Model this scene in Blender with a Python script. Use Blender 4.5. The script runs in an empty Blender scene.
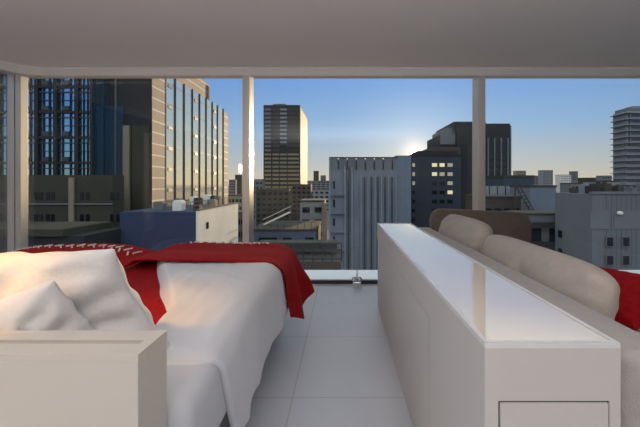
import bpy, bmesh, math, random
from mathutils import Vector, Matrix, noise
random.seed(7)
PI = math.pi
scene = bpy.context.scene
COL = scene.collection
F = 356.0; VX = 342.0; VY = 184.0; CZ = 1.12      # lens length in pixels, vanishing point, eye height
def X(px, d): return (px - VX) / F * d
def Z(py, d): return CZ - (py - VY) / F * d

# ------------------------------------------------------------------ materials
def mat(name, col, rough=0.6, metal=0.0, spec=0.5, bump=0.0, bscale=40, var=0.0, vscale=3, emit=None, estr=0, coat=0, sheen=0):
    m = bpy.data.materials.new(name); m.use_nodes = True
    nt = m.node_tree; b = nt.nodes['Principled BSDF']
    b.inputs['Base Color'].default_value = (*col, 1)
    b.inputs['Roughness'].default_value = rough
    b.inputs['Metallic'].default_value = metal
    b.inputs['Specular IOR Level'].default_value = spec
    b.inputs['Coat Weight'].default_value = coat
    b.inputs['Sheen Weight'].default_value = sheen
    if emit:
        b.inputs['Emission Color'].default_value = (*emit, 1); b.inputs['Emission Strength'].default_value = estr
    tc = nt.nodes.new('ShaderNodeTexCoord')
    if var:
        n = nt.nodes.new('ShaderNodeTexNoise'); n.inputs['Scale'].default_value = vscale; n.inputs['Detail'].default_value = 4
        nt.links.new(tc.outputs['Object'], n.inputs['Vector'])
        r = nt.nodes.new('ShaderNodeMapRange'); r.inputs['From Min'].default_value = .3; r.inputs['From Max'].default_value = .7
        r.inputs['To Min'].default_value = 1 - var; r.inputs['To Max'].default_value = 1 + var
        nt.links.new(n.outputs['Fac'], r.inputs['Value'])
        mx = nt.nodes.new('ShaderNodeVectorMath'); mx.operation = 'SCALE'; mx.inputs[0].default_value = col
        nt.links.new(r.outputs['Result'], mx.inputs['Scale']); nt.links.new(mx.outputs[0], b.inputs['Base Color'])
    if bump:
        n = nt.nodes.new('ShaderNodeTexNoise'); n.inputs['Scale'].default_value = bscale; n.inputs['Detail'].default_value = 5
        nt.links.new(tc.outputs['Object'], n.inputs['Vector'])
        bp = nt.nodes.new('ShaderNodeBump'); bp.inputs['Strength'].default_value = bump; bp.inputs['Distance'].default_value = .01
        nt.links.new(n.outputs['Fac'], bp.inputs['Height']); nt.links.new(bp.outputs[0], b.inputs['Normal'])
    return m

def math_node(nt, op, a, b=None):
    n = nt.nodes.new('ShaderNodeMath'); n.operation = op
    for i, v in enumerate((a, b)):
        if v is None: continue
        if isinstance(v, (int, float)): n.inputs[i].default_value = v
        else: nt.links.new(v, n.inputs[i])
    return n.outputs[0]

def stripes(m, base, line, axis, period, width, offset=0, axis2=None, period2=1, width2=0, offset2=0):
    """grooves / courses drawn across an existing material along one or two object axes"""
    nt = m.node_tree; b = nt.nodes['Principled BSDF']
    g = nt.nodes.new('ShaderNodeNewGeometry'); s = nt.nodes.new('ShaderNodeSeparateXYZ')
    nt.links.new(g.outputs['Position'], s.inputs[0])
    def one(ax, p, w, o):
        t = math_node(nt, 'ADD', s.outputs[ax], 1000 * p - o)
        t = math_node(nt, 'DIVIDE', t, p); t = math_node(nt, 'FRACT', t)
        return math_node(nt, 'LESS_THAN', t, w / p)
    f = one(axis, period, width, offset)
    if axis2: f = math_node(nt, 'MAXIMUM', f, one(axis2, period2, width2, offset2))
    mx = nt.nodes.new('ShaderNodeMix'); mx.data_type = 'RGBA'
    mx.inputs[6].default_value = (*base, 1); mx.inputs[7].default_value = (*line, 1)
    if b.inputs['Base Color'].links: nt.links.new(b.inputs['Base Color'].links[0].from_socket, mx.inputs[6])
    nt.links.new(f, mx.inputs[0]); nt.links.new(mx.outputs[2], b.inputs['Base Color'])
    return m

M = {}
M['ceiling'] = mat('ceiling_paint', (.72, .70, .70), .9, bump=.05, bscale=120)
M['wall'] = mat('wall_paint', (.30, .28, .26), .9, bump=.05, bscale=120)
fc = (.57, .60, .66)
M['floor'] = stripes(mat('floor_tile', fc, .42, var=.03, vscale=1.5), fc, (.40, .41, .43), 'Y', .745, .006, 1.863, 'X', .745, .006, -.262)
M['frame'] = mat('window_frame_paint', (.62, .60, .57), .38, metal=.35)
M['sill'] = mat('sill_paint', (.68, .70, .73), .45)
M['gap'] = mat('shadow_gap', (.05, .05, .055), .8)
M['lacquer'] = mat('cabinet_lacquer', (.60, .575, .55), .5)
M['lacquer_edge'] = mat('cabinet_edge_lacquer', (.72, .72, .72), .35)
M['top_glass'] = mat('white_back_painted_glass', (.86, .77, .64), .04, spec=.8, coat=.5)
M['head'] = mat('headboard_lacquer', (.62, .58, .52), .55)
M['slot'] = mat('slot_shade_grey', (.12, .11, .10), .7)
M['linen'] = mat('white_linen', (.68, .70, .745), .85, bump=.2, bscale=260, sheen=.15)
M['sheet'] = mat('white_sheet', (.66, .68, .725), .85, bump=.12, bscale=200)
M['pillow'] = mat('white_pillow_cotton', (.70, .70, .71), .85, bump=.25, bscale=60)
M['red'] = mat('red_wool', (.34, .006, .010), .9, bump=.5, bscale=160, var=.2, vscale=40, spec=.15)
M['stitch'] = mat('white_wool_stitch', (.75, .68, .66), .9)
M['sofa'] = mat('sofa_fabric', (.42, .40, .385), .9, bump=.3, bscale=220, var=.04, vscale=30)
M['sofa_dark'] = mat('sofa_end_fabric', (.17, .135, .11), .9, bump=.3, bscale=220, var=.05, vscale=30)
M['cushion'] = mat('cushion_fabric', (.47, .42, .37), .9, bump=.35, bscale=180, var=.05, vscale=24)
M['chrome'] = mat('chrome', (.8, .8, .82), .12, metal=1)
M['bed_base'] = mat('bed_base_fabric', (.22, .22, .23), .9)

gl = bpy.data.materials.new('window_glass'); gl.use_nodes = True
nt = gl.node_tree; nt.nodes.clear()
o = nt.nodes.new('ShaderNodeOutputMaterial'); mx = nt.nodes.new('ShaderNodeMixShader'); tr = nt.nodes.new('ShaderNodeBsdfTransparent')
gs = nt.nodes.new('ShaderNodeBsdfGlossy'); fr = nt.nodes.new('ShaderNodeFresnel')
fr.inputs['IOR'].default_value = 1.35; gs.inputs['Roughness'].default_value = 0.0; tr.inputs['Color'].default_value = (.96, .97, .97, 1)
nt.links.new(fr.outputs[0], mx.inputs[0]); nt.links.new(tr.outputs[0], mx.inputs[1]); nt.links.new(gs.outputs[0], mx.inputs[2]); nt.links.new(mx.outputs[0], o.inputs[0])
M['glass'] = gl

# ------------------------------------------------------------------ mesh helpers
def box(bm, x0, x1, y0, y1, z0, z1, bevel=0, seg=2):
    t = bmesh.new()
    bmesh.ops.create_cube(t, size=1)
    for v in t.verts:
        v.co = Vector(((x0 + x1) / 2 + v.co.x * (x1 - x0), (y0 + y1) / 2 + v.co.y * (y1 - y0), (z0 + z1) / 2 + v.co.z * (z1 - z0)))
    if bevel: bmesh.ops.bevel(t, geom=t.edges[:] , offset=bevel, segments=seg, affect='EDGES', profile=.5)
    tm = bpy.data.meshes.new('tmp'); t.to_mesh(tm); t.free(); bm.from_mesh(tm); bpy.data.meshes.remove(tm)
def cyl(bm, p0, p1, r, n=12, r2=None):
    p0 = Vector(p0); p1 = Vector(p1); d = p1 - p0
    rot = d.to_track_quat('Z', 'Y').to_matrix().to_4x4()
    bmesh.ops.create_cone(bm, cap_ends=True, segments=n, radius1=r, radius2=r if r2 is None else r2, depth=d.length,
                          matrix=Matrix.Translation((p0 + p1) / 2) @ rot)
def prism(bm, pts, z0, z1):
    lo = [bm.verts.new((x, y, z0)) for x, y in pts]; hi = [bm.verts.new((x, y, z1)) for x, y in pts]
    n = len(pts)
    bm.faces.new(lo[::-1]); bm.faces.new(hi)
    for i in range(n): bm.faces.new((lo[i], lo[(i + 1) % n], hi[(i + 1) % n], hi[i]))
def link(o, parent=None):
    COL.objects.link(o)
    if parent: o.parent = parent
    return o
def obj(name, bm, m, parent=None, smooth=False, world=True):
    """one mesh object; vertices are in world space unless world=False, an Empty parent sits at its own base"""
    bmesh.ops.recalc_face_normals(bm, faces=bm.faces[:])
    me = bpy.data.meshes.new(name); bm.to_mesh(me); bm.free()
    if smooth:
        for p in me.polygons: p.use_smooth = True
    me.materials.append(m)
    o = bpy.data.objects.new(name, me); link(o, parent)
    if parent and world:
        l = Vector((0, 0, 0)); q = parent
        while q: l += q.location; q = q.parent
        o.location = -l
    return o
def empty(name, loc, label, cat, group=None):
    o = bpy.data.objects.new(name, None); o.empty_display_size = .1; link(o); o.location = loc
    return tag(o, label, cat, group)
def tag(o, label, cat, group=None):
    o['label'] = label; o['category'] = cat
    if group: o['group'] = group
    return o
def struct(name, bm, m, parent=None, smooth=False):
    o = obj(name, bm, m, parent, smooth)
    if not parent: o['kind'] = 'structure'
    return o
def B(*a, **k):
    bm = bmesh.new(); box(bm, *a, **k); return bm

# ------------------------------------------------------------------ the room
CEIL = 2.381; WIN = 3.99; LW = -3.66; RW = 4.7; BK = -3.6; HEAD = 2.335; FAS = 2.294; SILL = .036
struct('floor', B(LW - .1, RW + .1, BK - .1, WIN + .12, -.2, 0), M['floor'])
struct('ceiling', B(LW - .1, RW + .1, BK - .1, WIN + .12, CEIL, CEIL + .2), M['ceiling'])
struct('wall_back', B(LW - .1, RW + .1, BK - .1, BK, 0, CEIL), M['wall'])
struct('wall_right', B(RW, RW + .1, BK, WIN + .12, 0, CEIL), M['wall'])
# fascia under the ceiling edge, rounded at the corner
r = .34; fx, fy = -3.52, 3.85; t = .05
def path(off):
    rr = r + off
    cx, cy = fx + r, fy - r
    pts = [(RW, fy + off)]
    for i in range(13):
        a = PI / 2 + i / 12 * PI / 2
        pts.append((cx + rr * math.cos(a), cy + rr * math.sin(a)))
    pts.append((fx - off, BK)); return pts
def fascia(z0, z1, off0, off1):
    bm = bmesh.new(); a = path(off0); b = path(off1)
    for i in range(len(a) - 1):
        q = [a[i], a[i + 1], b[i + 1], b[i]]
        lo = [bm.verts.new((x, y, z0)) for x, y in q]; hi = [bm.verts.new((x, y, z1)) for x, y in q]
        bm.faces.new(lo[::-1]); bm.faces.new(hi); bm.faces.new((lo[0], lo[1], hi[1], hi[0])); bm.faces.new((lo[3], lo[2], hi[2], hi[3]))
    bmesh.ops.remove_doubles(bm, verts=bm.verts[:], dist=1e-4); return bm
struct('trim_1', fascia(FAS, CEIL - .012, 0, .05), M['ceiling'])
struct('trim_2', fascia(CEIL - .012, CEIL, -.012, .03), M['lacquer_edge'])
# window head and sill
struct('trim_3', B(LW - .05, RW, WIN - .06, WIN + .10, HEAD - .004, CEIL), M['frame'])
struct('trim_4', B(LW - .08, LW + .06, BK, WIN - .06, HEAD - .004, CEIL), M['frame'])
struct('trim_5', B(LW + .03, RW, WIN, WIN + .08, 0, SILL, bevel=.003), M['gap'])
struct('trim_6', B(LW - .1, RW + 3, WIN + .12, 4.64, -.25, .0), M['sill'])
struct('trim_7', B(LW - .08, LW + .03, BK, WIN, 0, SILL, bevel=.003), M['gap'])
mull = [X(19, WIN), X(249, WIN), X(477.5, WIN), X(709, WIN)]
# window bays: pane + posts
edges = [LW + .1, mull[1], mull[2], mull[3]]
for i in range(4):
    x0 = edges[i]; x1 = edges[i + 1] if i < 3 else RW
    w = B(x0, x1, WIN + .03, WIN + .042, SILL, HEAD)
    o = struct('window_%d' % (i + 1), w, M['glass'])
    fr_ = bmesh.new()
    box(fr_, x0 + .035, x1 - .035, WIN + .015, WIN + .06, SILL, SILL + .008); box(fr_, x0 + .035, x1 - .035, WIN + .015, WIN + .06, HEAD - .006, HEAD)
    obj('window_frame', fr_, M['frame'], o)
for i, x in enumerate(mull[1:]):
    struct('trim_%d' % (8 + i), B(x - .038, x + .038, WIN - .13, WIN + .06, SILL - .02, HEAD, bevel=.004), M['frame'])
# corner post: three ribs
struct('trim_11', B(LW - .05, LW + .03, WIN - .05, WIN + .05, 0, HEAD, bevel=.005), M['frame'])
struct('trim_12', B(LW + .03, LW + .042, WIN - .03, WIN + .05, 0, HEAD), M['gap'])
struct('trim_13', B(LW + .042, LW + .10, WIN - .05, WIN + .05, 0, HEAD, bevel=.005), M['frame'])
for i in range(3):
    y1 = WIN - .05 - 2.58 * i; y0 = max(BK, y1 - 2.58)
    o = struct('window_%d' % (5 + i), B(LW - .05, LW - .038, y0, y1, SILL, HEAD), M['glass'])
    if i: struct('trim_%d' % (13 + i), B(LW - .07, LW + .12, y1 - .038, y1 + .038, 0, HEAD, bevel=.004), M['frame'])

# small chrome latch on the sill
ln = (X(357, WIN - .03), WIN - .03)
t_ = empty('window_latch', (ln[0], WIN - .03, 0), 'small chrome window latch with two round knobs at the foot of the middle window', 'latch')
obj('base_plate', B(ln[0] - .045, ln[0] + .045, WIN - .045, WIN - .001, 0, .03, bevel=.003), M['chrome'], t_)
for s in (-1, 1):
    bm = bmesh.new(); bmesh.ops.create_uvsphere(bm, u_segments=14, v_segments=10, radius=.03, matrix=Matrix.Translation((ln[0] + s * .028, WIN - .035, .06)))
    obj('knob', bm, M['chrome'], t_, True)
bm = bmesh.new(); cyl(bm, (ln[0], WIN - .035, .05), (ln[0], WIN - .035, .165), .013, 10, .004); obj('lever', bm, M['chrome'], t_, True)

# ------------------------------------------------------------------ headboard
HZ = .72; hx = -.478; hy0, hy1 = .835, .972
t_ = empty('headboard', (-1.6, .9, 0), 'beige lacquered low headboard with a long slot along its top behind the pillows', 'headboard')
bm = bmesh.new()
box(bm, -2.75, hx, hy0, hy1, 0, HZ - .018, bevel=.002)
sy0, sy1 = .893, .913; sx = -.507
for a in ((-2.75, hx, hy0, sy0), (-2.75, hx, sy1, hy1), (sx, hx, sy0, sy1)):
    box(bm, *a, HZ - .018, HZ)
obj('body', bm, M['head'], t_)
bm = bmesh.new(); box(bm, -2.74, sx - .002, sy0 + .001, sy1 - .001, HZ - .017, HZ - .013); obj('slot_shade', bm, M['slot'], t_)  # dark strip: the shade down in the groove, given as colour

# ------------------------------------------------------------------ bed
BT = .50; bx0, bx1 = -2.62, -.425; by0, by1 = .985, 2.93
bed = empty('bed', (-1.5, 2.0, 0), 'wide low bed with white fitted sheet between the headboard and the window', 'bed')
obj('bed_base', B(bx0 + .08, bx1 - .09, by0 + .01, by1 - .1, .0, .24, bevel=.01), M['bed_base'], bed)
def rounded(x0, x1, y0, y1, z0, z1, rad, cuts=24, amp=.004, fs=6, seg=5, seed=0):
    bm = B(x0, x1, y0, y1, z0, z1, bevel=rad, seg=seg)
    bmesh.ops.subdivide_edges(bm, edges=[e for e in bm.edges if e.calc_length() > .15], cuts=cuts, use_grid_fill=True)
    for v in bm.verts:
        v.co += v.co.normalized() * 0
        n = noise.noise_vector(v.co * fs + Vector((seed, 0, 0))) * amp
        v.co += n
    return bm
obj('mattress', rounded(bx0, bx1, by0, by1, .235, BT + .02, .055, amp=.006, fs=5), M['sheet'], bed, True)

def sheet_obj(name, fn, nu, nv, m, parent=None, thick=.02, label=None, cat=None, group=None):
    bm = bmesh.new(); g = [[bm.verts.new(fn(i / nu, j / nv)) for j in range(nv + 1)] for i in range(nu + 1)]
    for i in range(nu):
        for j in range(nv): bm.faces.new((g[i][j], g[i + 1][j], g[i + 1][j + 1], g[i][j + 1]))
    o = obj(name, bm, m, parent, True)
    s = o.modifiers.new('thickness', 'SOLIDIFY'); s.thickness = thick; s.offset = -1
    ss = o.modifiers.new('sub', 'SUBSURF'); ss.levels = ss.render_levels = 1
    if label: tag(o, label, cat, group)
    return o
def sm(a, b, x):
    t = min(1, max(0, (x - a) / (b - a))); return t * t * (3 - 2 * t)
def N(x, y, z=0): return noise.noise(Vector((x, y, z)))

# duvet (right side): profile runs across the top then rounds down the side
DT = .60
def over_edge(s, xe, ztop, rad, flare):
    """point at arc length s past the point where the top starts to round off (x, z)"""
    q = rad * PI / 2
    if s < 0: return xe + s, ztop
    if s < q:
        a = s / rad; return xe + rad * math.sin(a), ztop - rad * (1 - math.cos(a))
    return xe + rad + (s - q) * flare, ztop - rad - (s - q) * math.sqrt(1 - flare * flare)
def duvet(u, v):
    # v: 0 near (head) .. 1 foot
    y_top = 1.17 + (2.86 - 1.17) * v
    xl = -.82 - .60 * min(1, max(0, (y_top - 1.55) / 1.05))          # left edge runs off diagonally
    xe = -.50
    L = (xe - xl) + .46
    s = u * L - (xe - xl)
    hang = max(0, s)
    zt = DT - .05 * (1 - sm(1.17, 1.6, y_top)) + .02 * math.sin(PI * min(1, max(0, (y_top - 1.1) / 1.7))) - .03 * sm(2.6, 2.86, y_top)
    zt += (1 - .85 * sm(1.9, 2.3, y_top)) * (.024 * N(y_top * 2.4, s * 3, 1) + .014 * N(y_top * 8 + s * 5, s * 3, 4) + .007 * N(y_top * 5, s * 22, 6))
    x, z = over_edge(s, xe, zt, .10, .07)
    fold = .016 * math.sin(y_top * 9 + 1.5 * N(y_top * 2, 3)) * sm(.05, .4, hang) + .01 * N(y_top * 6, hang * 4, 9) * sm(0, .2, hang)
    x += fold * .7
    y = y_top + hang * .42 * (1 - sm(1.17, 1.7, y_top))         # near hem is pulled back as it hangs
    # left edge tucks down
    z -= .14 * (1 - sm(0, .10, s + (xe - xl)))
    # near hem rolls down a little
    z -= .035 * (1 - sm(1.17, 1.22, y_top)) * (1 - sm(0, .1, hang))
    x += .012 * math.exp(-((y_top - 1.28) / .06) ** 2) * sm(.05, .3, hang)
    return Vector((x, y, z))
sheet_obj('duvet', duvet, 60, 90, M['linen'], None, .03, 'white duvet spread over the right half of the bed, side hanging low', 'duvet')

# red throws over the foot of the bed
def throw_right(u, v):
    xl, xe = -1.43, -.50
    L = (xe - xl) + .56
    s = u * L - (xe - xl); hang = max(0, s)
    y0 = 2.30 - .05 * math.sin(u * 4) + .14 * sm(0, .40, hang)
    yt = y0 + (3.02 - y0) * v
    zt = DT + .025 - .03 * sm(2.86, 3.02, yt) + .012 * N(yt * 4, s * 3, 2)
    if s < 0: zt += .02 * math.exp(-((s + .55) / .5) ** 2)
    x, z = over_edge(s, xe, zt, .13, .12 + .18 * v)
    x += .03 * math.sin(yt * 17 + 1) * sm(.1, .45, hang)
    z += .05 * math.sin(yt * 11) * sm(.25, .5, hang)
    y = yt + hang * .18 * v
    z -= .05 * (1 - sm(0, .1, s + (xe - xl)))
    z -= .22 * sm(.88, 1, v) * (1 - sm(0, .2, hang))
    return Vector((x, y, z))
tr1 = sheet_obj('throw_blanket', throw_right, 70, 36, M['red'], None, .014, 'red wool throw with white stitching draped over the right foot corner of the bed', 'throw blanket', 'red throws on the bed')
def throw_left(u, v):
    xl, xr = -2.86, -.74
    x = xl + (xr - xl) * u
    y0 = 1.45 if x > -1.6 else 2.0
    y0 = 1.45 + .55 * (1 - sm(-1.9, -1.5, x))
    y = y0 + (3.0 - y0) * v
    z = .60 + .01 * N(x * 4, y * 4, 5) + .035 * sm(2.3, 2.8, y) - .025 * sm(2.9, 3.0, y)
    z -= .045 * sm(-1.75, -1.40, x) 
    z -= .18 * (1 - sm(-2.86, -2.5, x)) + .03 * (1 - sm(-2.6, -2.2, x))
    z -= .25 * sm(.9, 1, v)
    return Vector((x, y, z))
tr2 = sheet_obj('throw_blanket', throw_left, 60, 40, M['red'], None, .014, 'red wool throw with white stitching on the left half of the bed, behind the pillows', 'throw blanket', 'red throws on the bed')
def left_duvet(u, v):
    x = -2.74 + (-1.62 + 2.74) * u; y = 1.0 + (2.9 - 1.0) * v
    z = .545 + .008 * N(x * 3, y * 3, 8) - .15 * (1 - sm(0, .1, u)) - .1 * sm(.93, 1, v) - .03 * sm(.75, 1, u)
    return Vector((x, y, z))
sheet_obj('duvet', left_duvet, 40, 40, M['linen'], None, .03, 'white duvet on the left half of the bed, covered by pillows and a red throw', 'duvet')
# stitching: one row of short white stitches per throw
def stitches(parent, pts, normal_z=.004):
    bm = bmesh.new()
    for k, (a, b) in enumerate(pts):
        a = Vector(a); b = Vector(b)
        cyl(bm, a, b, .0065, 6)
    obj('stitching', bm, M['stitch'], parent)
def row(fn, us, v0, dz):
    out = []
    for k, u in enumerate(us):
        a = fn(u, v0); b = fn(u + .012, v0 + (.05 if k % 2 else -.03))
        a.z += dz; b.z += dz; out.append((a, b))
    return out
stitches(tr1, row(throw_right, [.14 + .023 * k for k in range(19)], .80, .005))
stitches(tr2, row(throw_left, [.12 + .020 * k for k in range(26)], .76, .006))

# ------------------------------------------------------------------ pillows
def pillow(name, w, h, t, loc, rot, m, label, cat, seed=0, wr=.012, group=None, piping=False, ears=.10, shear=0, sq=0):
    bm = bmesh.new(); n = 34
    grid = {}
    for side in (1, -1):
        for i in range(n + 1):
            for j in range(n + 1):
                a = -1 + 2 * i / n; b = -1 + 2 * j / n
                edge = (i in (0, n)) or (j in (0, n))
                if side == -1 and edge: grid[(side, i, j)] = grid[(1, i, j)]; continue
                k = (1 - abs(a) ** 2.6) ** .55 * (1 - abs(b) ** 2.6) ** .55
                x = a * w / 2 * (1 - ears * (1 - b * b) * abs(a) ** 2 * .9) * (1 - sq * (a * b) ** 4)
                z = b * h / 2 * (1 - ears * (1 - a * a) * abs(b) ** 2) * (1 - sq * (a * b) ** 4)
                if sq: k = (1 - abs(a) ** 4) ** .5 * (1 - abs(b) ** 2.6) ** .5
                y = side * t / 2 * k
                s = Vector((x * 9, z * 9, seed + side * 3))
                y += side * wr * noise.noise(s) * (k + .15) + side * wr * .6 * noise.noise(s * 2.3 + Vector((0, 0, 5))) * k
                r_ = math.atan2(b, a)
                y += side * wr * .5 * math.sin(r_ * 18 + seed) * (1 - k) * k * 2
                grid[(side, i, j)] = bm.verts.new((x - shear * z * (a + 1) / 2, y, z))
    for side in (1, -1):
        for i in range(n):
            for j in range(n):
                q = [grid[(side, i, j)], grid[(side, i + 1, j)], grid[(side, i + 1, j + 1)], grid[(side, i, j + 1)]]
                bm.faces.new(q)
    o = obj(name, bm, m, None, True, False)
    o.location = loc; o.rotation_euler = rot
    ss = o.modifiers.new('sub', 'SUBSURF'); ss.levels = ss.render_levels = 1
    tag(o, label, cat, group)
    if piping:
        pb = bmesh.new(); loop = []
        for i in range(n + 1): loop.append((i, 0))
        for j in range(1, n + 1): loop.append((n, j))
        for i in range(n - 1, -1, -1): loop.append((i, n))
        for j in range(n - 1, 0, -1): loop.append((0, j))
        pts = []
        for (i, j) in loop:
            a = -1 + 2 * i / n; b = -1 + 2 * j / n
            pts.append(Vector((a * w / 2 * (1 - ears * (1 - b * b) * abs(a) ** 2 * .9), 0, b * h / 2 * (1 - ears * (1 - a * a) * abs(b) ** 2))))
        for q in range(len(pts)): cyl(pb, pts[q], pts[(q + 1) % len(pts)], .006, 6)
        obj('piping', pb, m, o, True, False)
    return o
pillow('pillow', 1.16, .54, .20, (-1.17, 1.21, .662), (math.radians(20), math.radians(-1.5), math.radians(-3)), M['pillow'],
       'large white pillow leaning behind the headboard, its corner pointing up, rear of two', 'pillow', 3, .034, 'white pillows on the bed', shear=.32)
pillow('pillow', .56, .42, .15, (-1.00, 1.07, .60), (math.radians(22), math.radians(-16), math.radians(4)), M['pillow'],
       'smaller white pillow tucked between the headboard and the large pillow', 'pillow', 11, .03, 'white pillows on the bed', shear=.15)

# ------------------------------------------------------------------ low cabinet
cx0, cx1, cy0, cy1, cz = .323, .629, .804, 3.27, .761
cab = empty('low_cabinet', (.476, 2.0, 0), 'long beige lacquered cabinet with glossy white glass top beside the sofa', 'cabinet')
bm = bmesh.new()
box(bm, cx0 + .004, cx1 - .004, cy0 + .004, cy1 - .004, 0, cz - .012)
obj('body', bm, M['lacquer'], cab)
bm = bmesh.new(); rim = .012
for a in ((cx0, cx0 + rim, cy0, cy1), (cx1 - rim, cx1, cy0, cy1), (cx0 + rim, cx1 - rim, cy0, cy0 + rim), (cx0 + rim, cx1 - rim, cy1 - rim, cy1)):
    box(bm, *a, cz - .012, cz)
obj('rim', bm, M['lacquer_edge'], cab)
obj('glass_top', B(cx0 + rim, cx1 - rim, cy0 + rim, cy1 - rim, cz - .010, cz - .003), M['top_glass'], cab)['label'] = 'glossy white glass top'
g = .003; pz = .622
px = cx0 + .004
bm = bmesh.new(); box(bm, px - .0005, px, 1.32 - g, 3.22, .05, pz + g); obj('gap_panel', bm, M['gap'], cab)
for y0, y1 in ((1.32, 2.25), (2.25 + .0015, 3.217)):
    obj('door', B(px - .0045, px - .0006, y0 + g / 2, y1 - g / 2, .06, pz), M['lacquer'], cab)
obj('end_panel', B(px - .0045, px, cy0 + .003, 1.32 - g, 0, cz - .012), M['lacquer'], cab)
obj('top_rail', B(px - .0045, px, 1.32 - g, cy1, pz + g, cz - .012), M['lacquer'], cab)
obj('drawer', B(.357, .600, cy0 - .002, cy0 + .003, .30, .626), M['lacquer'], cab)
bm = bmesh.new()
box(bm, px - .0045, cx1, cy0, cy0 + .003, .630, cz - .012); box(bm, px - .0045, .353, cy0, cy0 + .003, 0, .630); box(bm, .604, cx1, cy0, cy0 + .003, 0, .630)
obj('front_frame', bm, M['lacquer'], cab)
obj('gap_panel', B(.353, .604, cy0 + .003, cy0 + .0045, .26, .630), M['gap'], cab)

# ------------------------------------------------------------------ sofa
sofa = empty('sofa', (1.2, 2.0, 0), 'beige fabric sofa with its low back against the long cabinet', 'sofa')
obj('backrest', rounded(.645, .82, .83, 3.30, .10, .722, .03, amp=.003, cuts=16), M['sofa'], sofa, True)
obj('seat', rounded(.825, 1.75, .90, 3.2, .12, .43, .05, amp=.004, cuts=16), M['sofa'], sofa, True)
# far end panel with rounded upper corners
bm = bmesh.new(); rr = .09; x0, x1, zt = .84, 1.73, .885
pts = [(x0, .10), (x1, .10)]
for i in range(9): a = i / 8 * PI / 2; pts.append((x1 - rr + rr * math.cos(a), zt - .03 - rr + rr * math.sin(a)))
for i in range(9): a = PI / 2 + i / 8 * PI / 2; pts.append((x0 + rr + rr * math.cos(a), zt - rr + rr * math.sin(a)))
fa = [bm.verts.new((x, 3.24, z)) for x, z in pts]; fb = [bm.verts.new((x, 3.44, z)) for x, z in pts]
bm.faces.new(fa[::-1]); bm.faces.new(fb)
for i in range(len(pts)): bm.faces.new((fa[i], fa[(i + 1) % len(pts)], fb[(i + 1) % len(pts)], fb[i]))
bmesh.ops.bevel(bm, geom=[e for e in bm.edges if abs(e.verts[0].co.y - e.verts[1].co.y) < 1e-5], offset=.03, segments=4, affect='EDGES')
obj('end_panel', bm, M['sofa_dark'], sofa, True)['label'] = 'brown end panel with rounded corners'
for lx, ly in ((.70, .95), (1.68, .98), (.70, 3.15), (1.68, 3.12)):
    bm = bmesh.new(); cyl(bm, (lx, ly, 0), (lx, ly, .13), .02, 12, .025); obj('leg', bm, M['chrome'], sofa, True)
pillow('back_cushion', 1.12, .40, .22, (.935, 1.80, .625), (math.radians(-16), 0, math.radians(-90)), M['cushion'],
       'long beige back cushion nearest the camera on the sofa', 'cushion', 21, .012, 'beige back cushions on the sofa', False, .02, 0, .16)
pillow('back_cushion', .88, .44, .24, (.935, 2.80, .655), (math.radians(-14), 0, math.radians(-90)), M['cushion'],
       'beige back cushion at the far end of the sofa by the brown end panel', 'cushion', 31, .012, 'beige back cushions on the sofa', False, .02, 0, .16)
pillow('throw_cushion', .46, .42, .16, (1.46, 1.92, .525), (math.radians(-66), 0, math.radians(-70)), M['red'],
       'dark red throw cushion on the sofa seat at the right edge', 'cushion', 41, .008)

# ------------------------------------------------------------------ outdoors
GR = -32.0
M['asphalt'] = mat('asphalt', (.06, .06, .065), .9, var=.2, vscale=.1)
def conc(name, c, rough=.8, var=.08, vs=.3): return mat(name, c, rough, var=var, vscale=vs, spec=.2)
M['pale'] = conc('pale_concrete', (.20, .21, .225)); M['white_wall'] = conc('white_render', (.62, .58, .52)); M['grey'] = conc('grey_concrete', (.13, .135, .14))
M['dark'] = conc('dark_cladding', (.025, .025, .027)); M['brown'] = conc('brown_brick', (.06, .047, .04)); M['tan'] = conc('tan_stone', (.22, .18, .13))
M['khaki'] = conc('khaki_concrete', (.045, .042, .032)); M['navy'] = conc('blue_grey_render', (.08, .095, .135)); M['shade_navy'] = conc('navy_front_shade', (.032, .042, .08)); M['teal'] = conc('teal_cladding', (.035, .055, .07))
M['darkglass'] = mat('dark_window_glass', (.010, .012, .016), .12, spec=.35)
M['midglass'] = mat('blue_window_glass', (.025, .038, .055), .12, spec=.5)
M['mirror'] = mat('reflective_curtain_glass', (.98, .88, .68), .04, metal=.8)
M['mirror_blue'] = mat('blue_curtain_glass', (.17, .32, .47), .05, metal=.9)
M['lit'] = mat('lit_window', (.5, .4, .2), .6, emit=(1.0, .82, .45), estr=.55)
M['lit_dim'] = mat('dim_lit_window', (.3, .25, .15), .6, emit=(1.0, .85, .55), estr=.2)
M['gold_reflection'] = mat('gold_reflection_glass', (.20, .15, .075), .3, spec=.3)  # golden reflection on the tower's lower windows, put into the colour
M['black'] = mat('black_steel', (.02, .02, .022), .5)
M['stone_band'] = stripes(mat('banded_stone', (.30, .235, .18), .7, var=.06, vscale=.5), (.34, .27, .2), (.62, .50, .36), 'Z', 1.55, .22, .3)
M['ribbed_pale'] = stripes(conc('ribbed_grey', (.12, .125, .132)), (.12, .125, .132), (.085, .09, .097), 'X', .42, .08, 0)
M['panel_blue'] = stripes(conc('pale_blue_panels', (.135, .155, .19)), (.135, .155, .19), (.10, .115, .145), 'X', 1.3, .05, .2, 'Z', 3.2, .05, 0)

ground = struct('ground', B(-900, 900, 5, 1500, GR - 1, GR), M['asphalt'])

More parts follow.
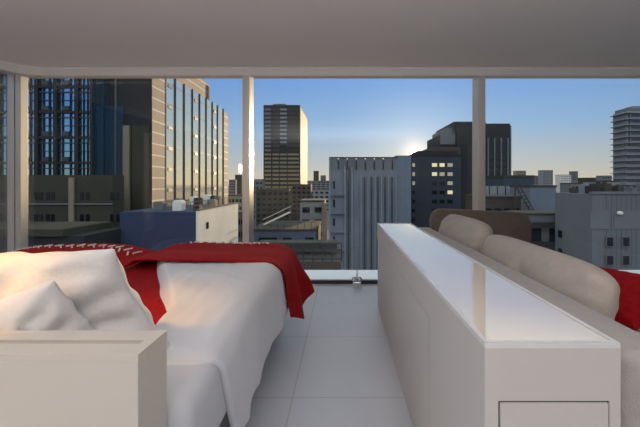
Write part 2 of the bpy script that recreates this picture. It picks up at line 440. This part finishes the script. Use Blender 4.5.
def bldg(name, label, cx, cy, group=None, cat='building'): return empty(name, (cx, cy, GR), label, cat, group)
def part(root, name, a, m, bevel=0): return obj(name, B(*a, bevel=bevel), m, root)
_cache = {}
def win(root, x, y, z, w, h, m, dep=.10, axis='y', name='window'):
    """a window unit centred at x, z on a facade; copies share a mesh"""
    k = (round(w, 3), round(h, 3), m.name, dep, axis)
    if k not in _cache:
        bm = bmesh.new()
        if axis == 'y': box(bm, -w / 2, w / 2, -dep / 2, dep / 2, -h / 2, h / 2)
        else: box(bm, -dep / 2, dep / 2, -w / 2, w / 2, -h / 2, h / 2)
        me = bpy.data.meshes.new(name); bm.to_mesh(me); bm.free(); me.materials.append(m); _cache[k] = me
    o = bpy.data.objects.new(name, _cache[k]); COL.objects.link(o); o.parent = root
    o.location = Vector((x, y, z)) - root.location
    return o

# A: dark glass curtain wall tower at the far left
d = 45.0; ax0, ax1 = -60.0, X(95, d); at = 34.0
A = bldg('glass_tower', 'dark framed blue glass tower seen through the leftmost window', (ax0 + ax1) / 2, d + 8)
part(A, 'glazing', (ax0, ax1, d, d + 16, GR, at), M['mirror_blue'])
for k, px_ in enumerate([0, -20, -40, -60, 18, 38, 57, 78, 93]):
    x = X(px_, d); w = .24 if px_ in (57, 78, 38) else .16
    part(A, 'column', (x - w, x + w, d - .35, d, GR, at), M['dark'])
zf = Z(87, d)
while zf > Z(175, d): zf -= 3.2
zf += 3.2
while zf < at - 1:
    part(A, 'floor_band', (ax0, ax1, d - .25, d, zf - .16, zf + .16), M['dark']); part(A, 'transom', (ax0, ax1, d - .2, d, zf - .75, zf - .62), M['black'])
    part(A, 'transom', (ax0, ax1, d - .2, d, zf + 1.45, zf + 1.52), M['black'])
    for q in (67, 47, 26): part(A, 'vent', (X(q, d) - .45, X(q, d) + .45, d - .3, d, zf + .2, zf + .75), M['black'])
    zf += 3.2
for q in (31, 44, 50, 63, 71, 84, 88, 8, -8, -15, -30): part(A, 'thin_mullion', (X(q, d) - .035, X(q, d) + .035, d - .2, d, GR, at), M['black'])

# khaki low block in front of the glass tower
d = 42.0
K1 = bldg('concrete_block', 'dark khaki concrete block below the blue glass tower at the left', X(30, d), d + 3)
kx0, kx1 = -48, X(124, d + 2.2); kt = Z(175, d)
part(K1, 'wall', (kx0, kx1, d, d + 2.2, GR, kt), M['khaki'])
part(K1, 'pilaster', (X(70, d), X(75, d), d - .25, d, GR, kt - .3), M['tan'])
for row_, y_ in enumerate((196, 218)):
    for q in (36, 41, 48, 53, 82, 88, 112, 118, 2, 8, -10):
        win(K1, X(q, d), d, Z(y_, d), .42, .9, M['darkglass'])
    part(K1, 'ledge', (kx0, kx1, d - .15, d, Z(y_ + 8, d) - .08, Z(y_ + 8, d) + .08), M['grey'])
d = 30.0
K2 = bldg('flat_roof_shed', 'low dark building with a grey flat roof edge at the bottom of the leftmost window', X(40, d), d + 3)
part(K2, 'wall', (-40, X(84, d), d, d + 6, GR, Z(236, d)), M['dark']); part(K2, 'roof_edge', (-40, X(66, d), d - .3, d + 6, Z(236, d), Z(229, d)), M['khaki'])

# C: long stone and mirror glass office slab receding at the left
cxx = -25.6; c0, c1 = 48.0, 80.0; ct = 17.3
C_ = bldg('office_slab', 'long office block with tan stone end and gold reflecting glass bays', -31, 60)
part(C_, 'core', (-40, cxx - .25, c0 + .02, c1 - .02, GR, ct - .5), M['dark'])
part(C_, 'stone_end', (-26.6, cxx, c0, 51.7, GR, ct), M['stone_band'])
part(C_, 'front_wall', (-40, cxx - .02, c0 - .05, c0 + .3, GR, ct + 3), M['dark'])
part(C_, 'glass_panel', (X(97, c0), X(124, c0), c0 - .12, c0 - .05, Z(260, c0), Z(106, c0)), M['midglass'])
part(C_, 'stone_or_reflection', (X(125, c0), X(131, c0), c0 - .5, c0 - .05, GR, Z(126, c0)), M['tan'])  # tan strip painted in for a reflection on the dark front
part(C_, 'stone_or_reflection', (X(133, c0), X(150, c0), c0 - .3, c0 - .05, GR, Z(126, c0)), M['khaki'])  # rest of the same reflection, as a khaki strip
part(C_, 'stone_or_reflection', (X(116, c0), X(117, c0), c0 - .3, c0 - .05, GR, Z(78, c0)), M['grey'])
part(C_, 'stone_or_reflection', (-26.6, cxx, 77.0, c1, GR, ct - .4), M['stone_band'])
fins = [51.7, 54.8, 57.9, 61.1, 64.2, 67.3, 70.5, 73.5, 77.0]
for k in range(8):
    y0, y1 = fins[k], fins[k + 1]
    gp = part(C_, 'glass_bay', (cxx - .25, cxx - .12, y0, y1, GR, ct), M['mirror'])
    tb = bmesh.new(); z = ct - 1.2
    while z > -12: box(tb, cxx - .12, cxx - .09, y0, y1, z - .03, z + .03); z -= 3.1
    obj('transom', tb, M['black'], gp)
for y in fins: part(C_, 'fin', (cxx - .12, cxx + .04, y - .10, y + .10, GR, ct + .1), M['dark'])
for k in (0, 3, 6):
    z = ct - 1.6
    while z > -8:
        win(C_, cxx - .08, (fins[k] + fins[k + 1]) / 2, z, 1.3, .45, M['black'], .08, 'x', 'vent'); z -= 3.1
part(C_, 'penthouse', (-40, -28.6, 58, 77, ct - 1, 22.6), M['stone_band'])
part(C_, 'louvre', (-28.6, -28.45, 75.2, 76.4, ct + .5, 22.0), M['dark'])

# D: podium with shade-blue front, white side wall and roof plant
dx0, dx1, d0, d1, dt = X(120, 35), X(198, 35), 35.0, 48.5, Z(212, 35)
D_ = bldg('podium_building', 'low building with blue-shaded front and sunlit white side wall in front of the office slab', (dx0 + dx1) / 2, 41)
part(D_, 'wall', (dx0, dx1 - .2, d0, d1, GR, dt), M['shade_navy'])  # blue shade of the front is put into its navy colour
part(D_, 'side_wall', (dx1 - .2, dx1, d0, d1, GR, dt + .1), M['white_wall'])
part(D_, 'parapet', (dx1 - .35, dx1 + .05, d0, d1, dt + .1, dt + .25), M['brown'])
win(D_, dx1 + .01, 37.4, dt - 1.6, .6, .7, M['darkglass'], .08, 'x')
random.seed(3)
for k in range(12):
    x = random.uniform(dx0 + 1, dx1 - 1); y = random.uniform(d0 + 1.5, d1 - 1); w = random.uniform(.4, 1.1); h = random.uniform(.4, 1.3)
    o = B(x - w / 2, x + w / 2, y - .5, y + .5, dt, dt + h); box(o, x - w / 2 + .08, x + w / 2 - .08, y - .42, y + .42, dt + h, dt + h + .12)
    tag(obj('roof_plant', o, random.choice([M['grey'], M['tan'], M['white_wall'], M['khaki']])), 'small metal air unit on the podium roof in front of the office slab', 'air unit', 'air units on the podium roof')
rl = bmesh.new()
for k in range(14): cyl(rl, (dx1 - 1, d0 + .6 + k * .95, dt), (dx1 - 1, d0 + .6 + k * .95, dt + .95), .03, 6)
for z in (.5, .95): cyl(rl, (dx1 - 1, d0 + .6, dt + z), (dx1 - 1, d1 - .6, dt + z), .03, 6)
tag(obj('roof_railing', rl, M['brown']), 'brown railing along the podium roof edge', 'railing')

# F: dark grid tower
d = 270.0; fx0, fx1 = X(263.5, d), X(300, d); ft = Z(105, d); d2 = 323
F_ = bldg('office_tower', 'tall dark gridded office tower standing alone against the sky', (fx0 + fx1) / 2, 296)
part(F_, 'wall', (fx0, fx1, d, d2, GR, ft), M['dark']); part(F_, 'penthouse', (X(272, d), X(285, d), d + 4, d2 - 6, ft, ft + 1.8), M['grey'])
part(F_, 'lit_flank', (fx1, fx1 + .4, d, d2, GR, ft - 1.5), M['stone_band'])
cols = [(264.5, 271), (272.5, 279), (280, 287), (288, 299)]
for r_ in range(24):
    z = ft - 3.4 - r_ * 3.1
    for (a, b) in cols:
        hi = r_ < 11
        m = M['darkglass'] if hi else M['gold_reflection']
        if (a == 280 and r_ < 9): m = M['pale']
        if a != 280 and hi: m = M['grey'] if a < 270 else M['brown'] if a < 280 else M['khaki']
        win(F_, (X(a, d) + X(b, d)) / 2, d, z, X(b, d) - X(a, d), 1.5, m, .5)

# far skyline and mid-town blocks, each with rows of windows
def block(name, label, x0, x1, yt, d, m, dep=None, wm='darkglass', floors=None, cols=4, ybot=None, group=None, wh=.9, roof=True, lo=None):
    dep = dep or max(6, (x1 - x0) / F * d * .6)
    X0, X1, T = X(x0, d), X(x1, d), Z(yt, d)
    if x0 > VX: X0 = X(x0, d + dep)
    if x1 < VX: X1 = X(x1, d + dep)
    if X1 - X0 < 3: X0, X1 = X(x0, d), X(x1, d)
    b = bldg(name, label, (X0 + X1) / 2, d + dep / 2, group)
    part(b, 'wall', (X0, X1, d, d + dep, GR, T), m)
    if roof: part(b, 'parapet', (X0 - .1, X1 + .1, d - .1, d + dep + .1, T, T + .5 * min(1, d / 100)), M['khaki'])
    n = floors or 0
    for r_ in range(n):
        z = T - 2.0 - r_ * 3.1
        for c in range(cols):
            xc = X0 + (c + .5) / cols * (X1 - X0)
            win(b, xc, d, z, (X1 - X0) / cols * .6, 1.5 * wh, M[wm], .2)
    return b
sk = [  # px x0, x1, ytop, distance, material, floors, cols, look
 (229, 237, 180, 420, 'grey', 5, 3, 'grey low-rise block just right of the office slab'),
 (235, 243, 175, 600, 'khaki', 6, 3, 'taller khaki block on the skyline left of the first window post'),
 (228, 246, 196, 150, 'tan', 4, 4, 'tan block below the skyline left of the first window post'),
 (231, 250, 214, 90, 'grey', 3, 4, 'nearer grey block below the tan one, by the first window post'),
 (252, 265, 180, 230, 'grey', 8, 3, 'grey block at the left foot of the dark tower'),
 (256, 292, 190, 200, 'khaki', 6, 6, 'wide khaki block at the foot of the dark tower'),
 (292, 312, 185, 240, 'brown', 6, 4, 'brown block at the right foot of the dark tower'),
 (307, 331, 181, 520, 'grey', 4, 5, 'long distant grey block under the two tiny towers'),
 (313.5, 319, 171, 1100, 'khaki', 6, 2, 'tiny far tower, the taller of two right of the dark tower'),
 (320.5, 326, 175.5, 1000, 'grey', 5, 2, 'tiny far tower, the lower of two right of the dark tower'),
 (304, 330, 190, 260, 'pale', 5, 5, 'pale block in the middle distance left of the blue-white building'),
 (513, 526, 171, 520, 'tan', 5, 4, 'far tan block just right of the black tower'),
 (524, 538, 176, 560, 'grey', 4, 4, 'far low grey block second right of the black tower'),
 (538, 553, 170.5, 480, 'pale', 6, 4, 'far pale square block on the right skyline'),
 (555, 571, 175, 500, 'white_wall', 4, 4, 'far low white block beside the pale square one'),
 (569, 578, 171.5, 650, 'grey', 5, 3, 'far narrow grey block on the right skyline'),
 (578, 600, 178, 420, 'khaki', 3, 5, 'far wide low khaki block on the right skyline'),
 (596, 612, 176, 380, 'grey', 3, 4, 'far grey block at the foot of the balcony tower'),
 (560, 590, 184, 180, 'grey', 2, 5, 'mid-distance grey block behind the roof plant at right'),
 (588, 620, 182, 140, 'pale', 2, 5, 'mid-distance pale block below the balcony tower'),
]
for (a, b, yt, dd, mm, fl, cc, lab) in sk: block('city_block', lab, a, b, yt, dd, M[mm], floors=fl, cols=cc, group=None)

# H: rooftops in the middle window, below eye level
h1 = block('white_block', 'white block with an orange-lit pilaster left of the blue-white building', 300, 326, 202, 90, M['pale'], dep=10, floors=3, cols=2)
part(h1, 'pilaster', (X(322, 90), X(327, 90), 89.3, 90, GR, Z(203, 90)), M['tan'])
d = 60.0
h2 = block('low_building', 'long low blue-grey building with flat roof and slot windows', 250, 321, 231, d, M['navy'], dep=14, floors=0)
for a, b in ((259, 277), (283, 292), (305, 314)): win(h2, (X(a, d) + X(b, d)) / 2, d, Z(239, d), X(b, d) - X(a, d), .5, M['darkglass'])
rt = Z(231, d) + .3
rr_ = empty('roof_railing', (X(256, d), d + 1, rt), 'thin black railing along the flat roof of the long low building', 'railing')
for k in range(9):
    x = X(256, d) + k * 1.15
    o = bmesh.new(); cyl(o, (x, d + 1, rt), (x, d + 1, rt + 1.1), .05, 6); cyl(o, (x, d + 1, rt + 1.1), (x + .9, d + 1, rt + 1.1), .04, 6)
    obj('post', o, M['black'], rr_)
o = bmesh.new()
for k in range(10):
    a = Vector((X(255, d) + k * .5, d + 6, rt + .1 + k * .24)); box(o, a.x, a.x + .5, a.y, a.y + 1, a.z, a.z + .12)
for s in (0, 1): cyl(o, (X(255, d), d + 6 + s, rt + 1.0), (X(255, d) + 5, d + 6 + s, rt + 3.4), .06, 6); cyl(o, (X(255, d), d + 6 + s, rt - .1), (X(255, d) + 5, d + 6 + s, rt + 2.3), .09, 6)
tag(obj('roof_stair', o, M['white_wall']), 'white steel stair rising across the low flat roof', 'stair')
# nearest: black framed roof terrace
d = 30.0; tx0, tx1 = X(236, d), X(341.5, d); tt = Z(262, d)
h3 = block('terrace_building', 'near grey building topped by a black railed roof terrace', 236, 341, 262, d, M['brown'], dep=6, floors=0, roof=False)
t_ = empty('terrace_railing', ((tx0 + tx1) / 2, d, tt), 'black steel railing around the near roof terrace', 'railing')
bm = bmesh.new()
zt = Z(243.5, d)
for z in (zt, zt - .55, tt + .25): box(bm, tx0, tx1, d + .05, d + .12, z - .06, z + .06)
obj('rail', bm, M['black'], t_)
for k in range(12):
    x = tx0 + (tx1 - tx0) * k / 11; obj('post', B(x - .05, x + .05, d + .02, d + .16, tt, zt), M['black'], t_)
bm = bmesh.new()
for k in range(60): x = tx0 + (tx1 - tx0) * k / 59; box(bm, x - .012, x + .012, d + .07, d + .10, tt + .25, zt - .5)
obj('balusters', bm, M['black'], t_)['kind'] = 'stuff'
tb = B(tx0 + 1, tx1 - .4, d + 3, d + 5, tt + .5, tt + 1.1); tag(obj('roof_duct', tb, M['khaki']), 'long boxed air duct on the near roof terrace', 'duct')

# I: pale blue panelled building in the middle
d = 60.0
I_ = bldg('panelled_building', 'pale blue-white panelled building with dark vertical slots below the sun', X(370, d), d + 8)
ix0, ix1, it = X(329, d), X(411, d), Z(160, d)
part(I_, 'wall', (ix0, ix1, d, d + 16, GR, Z(170, d)), M['panel_blue'])
part(I_, 'roof_core', (X(331, d), X(411, d), d + .8, d + 16, Z(170, d), Z(159, d)), M['grey'])
for k in range(9):
    a = 330 + k * 9; part(I_, 'screen_panel', (X(a, d), X(a + 7.6, d), d, d + .12, Z(170, d), Z(158, d)), M['grey'] if k not in (1, 2) else M['ribbed_pale'])
part(I_, 'screen_rail', (ix0, X(398, d), d - .06, d + .2, Z(158.2, d), Z(157, d)), M['black'])
part(I_, 'stair_head', (X(396, d), ix1, d - .02, d + 6, Z(176, d), Z(155.5, d)), M['panel_blue'])
for a in (364.5, 371.5, 378, 385, 392): part(I_, 'slot', (X(a, d) - .16, X(a, d) + .16, d - .02, d + .02, GR, Z(177, d)), M['midglass'])
for a in (361, 368, 375, 381.5, 388.5, 396): part(I_, 'rib', (X(a, d) - .10, X(a, d) + .10, d - .25, d, GR, Z(175, d)), M['pale'])
for a in (345, 348.5, 352): part(I_, 'downpipe', (X(a, d) - .12, X(a, d) + .12, d - .3, d, GR, Z(167, d)), M['pale'] if a != 348.5 else M['midglass'])
part(I_, 'edge_pier', (ix0, X(330.5, d), d - .2, d, GR, Z(158, d)), M['pale'])
for k in range(6):
    y_ = 185 + k * 18.5
    win(I_, X(334, d), d, Z(y_, d), .36, 1.3, M['darkglass'])
    part(I_, 'landing', (X(332, d), X(344, d), d - .5, d, Z(y_ + 10.5, d), Z(y_ + 9.7, d)), M['grey'])

# J: dark office building under the sun and the black tower behind it
d = 75.0
J = bldg('office_building', 'dark blue office building with several lit windows right of the sun', X(436, d), d + 8)
jm = conc('dark_blue_cladding', (.035, .041, .055))
part(J, 'wall', (X(411.5, d), X(461, d), d, d + 8, GR, Z(156, d)), jm)
part(J, 'parapet', (X(411.5, d) - .1, X(461, d) + .1, d - .1, d + 8, Z(156, d), Z(154.5, d)), M['dark'])
part(J, 'plant_room', (X(419, d), X(461, d), d + 2, d + 8, Z(155, d), Z(150, d)), M['dark'])
lit = {(0, 1): 'lit', (0, 2): 'lit', (0, 3): 'lit_dim', (1, 1): 'lit', (1, 2): 'lit_dim', (1, 3): 'lit_dim', (2, 3): 'lit_dim', (3, 3): 'lit', (0, 0): 'lit_dim', (1, 0): 'lit_dim', (2, 0): 'lit_dim'}
for r_ in range(9):
    for c, a in enumerate((413.6, 434.5, 442, 450)):
        win(J, X(a, d), d, Z(165 + r_ * 9.1, d), X(a + (5 if c else 2.4), d) - X(a, d), .75, M[lit.get((r_, c), 'darkglass')], .16)
d = 110.0
K = bldg('black_tower', 'stepped black tower behind the second window post', X(475, d), d + 12)
part(K, 'wall', (X(457, d), X(510, d), d, d + 22, GR, Z(123.5, d)), M['dark'])
part(K, 'penthouse', (X(455, d), X(487, d), d + 1, d + 22, Z(130, d), Z(121, d)), M['dark'])
part(K, 'step', (X(441, d), X(458, d), d + 1, d + 18, GR, Z(134, d)), M['dark']); part(K, 'grey_panel', (X(441, d), X(456, d), d + .8, d + 1, Z(144, d), Z(134, d)), M['grey'])
part(K, 'step', (X(447, d), X(458, d), d + 2, d + 18, Z(134, d), Z(127, d)), M['grey'])
part(K, 'step', (X(430, d), X(458, d), d - 2, d + 16, GR, Z(147.5, d)), M['brown'])
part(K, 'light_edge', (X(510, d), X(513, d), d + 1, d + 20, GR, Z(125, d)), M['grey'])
for r_ in range(8):
    for a in (491, 497.5, 504): win(K, X(a, d), d, Z(142 + r_ * 7.2, d), 1.15, 1.5, M['darkglass'], .2)
for r_ in range(8):
    for a in (487.8, 494.2, 500.8, 507.5): part(K, 'pier', (X(a, d) - .16, X(a, d) + .22, d - .35, d, GR, Z(138, d)), M['grey']) if r_ == 0 else None

# K: low buildings at the right of the post
d = 58.0
q = block('glazed_low_building', 'low building with teal roof band and pale blue wall right of the window post', 484, 534, 177, d, M['teal'], dep=8, floors=0)
part(q, 'glazing', (X(484, d), X(529, d), d - .15, d, Z(198, d), Z(186, d)), M['pale'])
for a in (489, 497, 505, 513, 521): part(q, 'mullion', (X(a, d) - .06, X(a, d) + .06, d - .22, d - .15, Z(198, d), Z(186, d)), M['black'])
d = 46.0
q = block('brown_low_building', 'dark brown low building behind the sofa end panel', 484, 521, 198, d, M['brown'], dep=7, floors=1, cols=4)
o = bmesh.new()
for k in range(9): box(o, X(517, 44) + k * .25, X(517, 44) + k * .25 + .3, 44, 45, Z(186, 44) - k * .42, Z(186, 44) - k * .42 + .1)
for s in (0, 1): cyl(o, (X(517, 44), 44 + s, Z(181, 44)), (X(517, 44) + 2.2, 44 + s, Z(181, 44) - 3.8), .06, 6)
for s in (0, 1): cyl(o, (X(517, 44) + 2.3 * s, 44.5, GR), (X(517, 44) + 2.3 * s, 44.5, Z(186, 44) - 3.8 * s), .08, 6)
tag(obj('fire_stair', o, M['black']), 'black outdoor steel stair by the pale blank wall', 'stair')
d = 50.0
block('blank_wall_building', 'building with a blank pale grey-blue wall left of the ribbed grey building', 530, 556, 187, d, M['panel_blue'], dep=6, floors=0)
d = 36.0
q = block('balcony_building', 'dark building with small balconies behind the back cushion', 524, 566, 215, d, M['grey'], dep=4, floors=3, cols=2)
for k in range(3):
    z = Z(226, d) - k * 1.9
    part(q, 'balcony', (X(527, d), X(553, d), d - .7, d, z - .1, z), M['brown']); part(q, 'balcony_rail', (X(527, d), X(553, d), d - .7, d - .65, z, z + .45), M['black'])

# M: grey ribbed building at the right
d = 30.0
G_ = bldg('ribbed_building', 'grey building with ribbed facade and small dark windows at the right', X(610, d), d + 5)
gx0, gx1, gt = X(592, d), X(760, d), Z(194, d)
plain = conc('plain_grey_render', (.125, .13, .138))
part(G_, 'wall', (gx0, gx0 + 1, d, d + 5.2, GR, gt), plain); part(G_, 'ribbed_wall', (gx0 + 1, gx1, d + .02, d + 5.2, GR, gt), M['ribbed_pale'])
part(G_, 'parapet', (gx0 - .05, gx1, d - .08, d + .3, gt, gt + .2), M['grey'])
part(G_, 'vent_panel', (X(590, d), X(609, d), d - .05, d, Z(229, d), Z(211, d)), M['grey']); part(G_, 'vent_panel', (X(614, d), X(640, d), d - .02, d + .03, Z(229, d), Z(211, d)), M['grey'])
bm = bmesh.new(); bmesh.ops.create_uvsphere(bm, u_segments=12, v_segments=8, radius=.28, matrix=Matrix.Translation((X(619, d), d - .1, Z(213, d))) @ Matrix.Diagonal((1, .5, .6, 1))); obj('wall_lamp', bm, M['white_wall'], G_, True)
def fwin(x, y, w, h):
    f = win(G_, x, d, y, w, h, M['grey'], .24, name='window_frame'); p = win(G_, x, d, y, w - .12, h - .12, M['darkglass'], .3, name='window_pane')
    p.parent = f; p.location = (0, 0, 0)
for y_ in (234, 252): win(G_, gx0, d + 4.35, Z(y_, d + 4.35), .6, .7, M['darkglass'], .1, 'x')
for y_ in (241.5, 260, 279):
    for a in (609, 625, 655, 672): fwin(X(a, d), Z(y_, d), .62, .85)
random.seed(11)
for k in range(16):
    x = gx0 + .8 + (k % 8) * 1.15; y = d + 1.2 + (k // 8) * 2.4; w = random.uniform(.35, 1.0); h = random.uniform(.3, 1.0)
    o = B(x - w / 2, x + w / 2, y - .4, y + .4, gt + .001, gt + h); cyl(o, (x, y, gt + h), (x, y, gt + h + .15), w * .3, 10)
    tag(obj('rooftop_unit', o, random.choice([M['grey'], M['khaki'], M['pale'], M['dark']])), 'boxy rooftop air unit on the grey ribbed building', 'air unit', 'air units on the ribbed building')

# N: balcony tower at the right
d = 180.0
T = bldg('apartment_tower', 'tall pale apartment tower with projecting balconies at the right edge', X(640, d), d + 15)
nx0, nx1 = X(613, d + 9), X(690, d); nt_ = Z(111, d)
part(T, 'wall', (nx0, nx1, d, d + 9, GR, nt_), M['pale']); part(T, 'roof_box', (X(627, d), nx1, d + 1, d + 8, nt_, nt_ + 1.6), M['grey'])
part(T, 'roof_box', (X(636, d), nx1, d + 2, d + 7, nt_ + 1.6, nt_ + 3.0), M['pale'])
for a in (626, 629): part(T, 'pier', (X(a, d), X(a + 1.2, d), d - .5, d, Z(145, d), nt_), M['pale'])
for k in range(17):
    z = nt_ - 1 - k * 3.0
    part(T, 'balcony', (nx0 - 1.5, nx1, d - 1.6, d + 9, z - .35, z), M['pale'])
    part(T, 'window_band', (nx0 + .4, nx1, d - .1, d, z - 1.9, z - .9), M['midglass'])

# ------------------------------------------------------------------ sky, lights, camera
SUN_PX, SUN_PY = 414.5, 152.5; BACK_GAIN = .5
az = math.atan((SUN_PX - VX) / F); el = math.atan((VY - SUN_PY) / math.hypot(F, SUN_PX - VX))
w = bpy.data.worlds.new('sky'); scene.world = w; w.use_nodes = True
nt = w.node_tree; bg = nt.nodes['Background']; L_ = nt.links
sd = Vector((math.sin(az) * math.cos(el), math.cos(az) * math.cos(el), math.sin(el)))
tc = nt.nodes.new('ShaderNodeTexCoord'); nrm = nt.nodes.new('ShaderNodeVectorMath'); nrm.operation = 'NORMALIZE'; L_.new(tc.outputs['Generated'], nrm.inputs[0])
sp = nt.nodes.new('ShaderNodeSeparateXYZ'); L_.new(nrm.outputs[0], sp.inputs[0])
dt_ = nt.nodes.new('ShaderNodeVectorMath'); dt_.operation = 'DOT_PRODUCT'; dt_.inputs[1].default_value = sd; L_.new(nrm.outputs[0], dt_.inputs[0])
cr = nt.nodes.new('ShaderNodeValToRGB'); e = cr.color_ramp.elements
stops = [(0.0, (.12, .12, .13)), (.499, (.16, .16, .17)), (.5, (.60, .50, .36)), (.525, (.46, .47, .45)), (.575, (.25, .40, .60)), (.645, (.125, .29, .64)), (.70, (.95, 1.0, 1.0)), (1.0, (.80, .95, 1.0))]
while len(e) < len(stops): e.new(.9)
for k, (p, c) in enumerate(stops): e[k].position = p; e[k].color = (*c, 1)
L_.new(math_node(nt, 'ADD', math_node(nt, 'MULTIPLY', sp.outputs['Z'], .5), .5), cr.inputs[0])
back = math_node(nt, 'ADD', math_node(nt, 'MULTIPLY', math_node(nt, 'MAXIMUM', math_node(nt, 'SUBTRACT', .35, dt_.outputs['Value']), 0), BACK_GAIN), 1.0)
def vs(col, f):
    n = nt.nodes.new('ShaderNodeVectorMath'); n.operation = 'SCALE'
    if isinstance(col, tuple): n.inputs[0].default_value = col
    else: L_.new(col, n.inputs[0])
    if isinstance(f, float): n.inputs['Scale'].default_value = f
    else: L_.new(f, n.inputs['Scale'])
    return n.outputs[0]
def va(a, b):
    n = nt.nodes.new('ShaderNodeVectorMath'); n.operation = 'ADD'; L_.new(a, n.inputs[0]); L_.new(b, n.inputs[1]); return n.outputs[0]
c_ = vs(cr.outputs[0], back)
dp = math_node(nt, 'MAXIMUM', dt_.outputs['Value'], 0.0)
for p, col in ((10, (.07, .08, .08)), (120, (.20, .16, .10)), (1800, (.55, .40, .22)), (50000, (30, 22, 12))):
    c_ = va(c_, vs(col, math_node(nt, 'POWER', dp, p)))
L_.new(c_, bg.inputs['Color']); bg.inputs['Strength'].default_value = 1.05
sl = bpy.data.lights.new('sun', 'SUN'); sl.energy = 4.0; sl.angle = math.radians(.7); sl.color = (1, .70, .38)
so = bpy.data.objects.new('sun', sl); link(so); so.rotation_euler = sd.to_track_quat('Z', 'Y').to_euler(); so.location = (0, 0, 60)

def area(name, loc, rot, sx, sy, e, c):
    l = bpy.data.lights.new(name, 'AREA'); l.shape = 'RECTANGLE'; l.size = sx; l.size_y = sy; l.energy = e; l.color = c
    o = bpy.data.objects.new(name, l); link(o); o.location = loc; o.rotation_euler = rot; return o
area('fill_uplight', (-.3, -1.0, 1.25), (PI, 0, 0), 4.0, 1.6, 118, (1, .96, .94))  # added fill light behind the camera, bounced off the ceiling
area('reading_lamp', (-2.4, -.9, 1.5), (math.radians(55), 0, math.radians(-22)), .4, .3, 9.0, (1, .80, .56))
sp_ = bpy.data.lights.new('bedside_spot', 'SPOT'); sp_.energy = 85; sp_.color = (1, .46, .05); sp_.spot_size = math.radians(34); sp_.spot_blend = .9; sp_.shadow_soft_size = .05
so_ = bpy.data.objects.new('bedside_spot', sp_); link(so_); so_.location = (-1.75, .62, 1.8)
so_.rotation_euler = (Vector((-1.17, 1.16, .86)) - so_.location).to_track_quat('-Z', 'Y').to_euler()

cam = bpy.data.cameras.new('camera'); co = bpy.data.objects.new('camera', cam); link(co)
co.location = (0, 0, CZ); co.rotation_euler = (PI / 2, 0, 0)
cam.sensor_width = 36; cam.lens = F / 640 * 36; cam.shift_x = (320 - VX) / 640; cam.shift_y = (VY - 213.5) / 640
cam.clip_end = 3000; cam.clip_start = .02
scene.camera = co
scene.view_settings.view_transform = 'Standard'; scene.view_settings.look = 'None'; scene.view_settings.gamma = 1
scene.view_settings.use_curve_mapping = False; scene.view_settings.exposure = .12
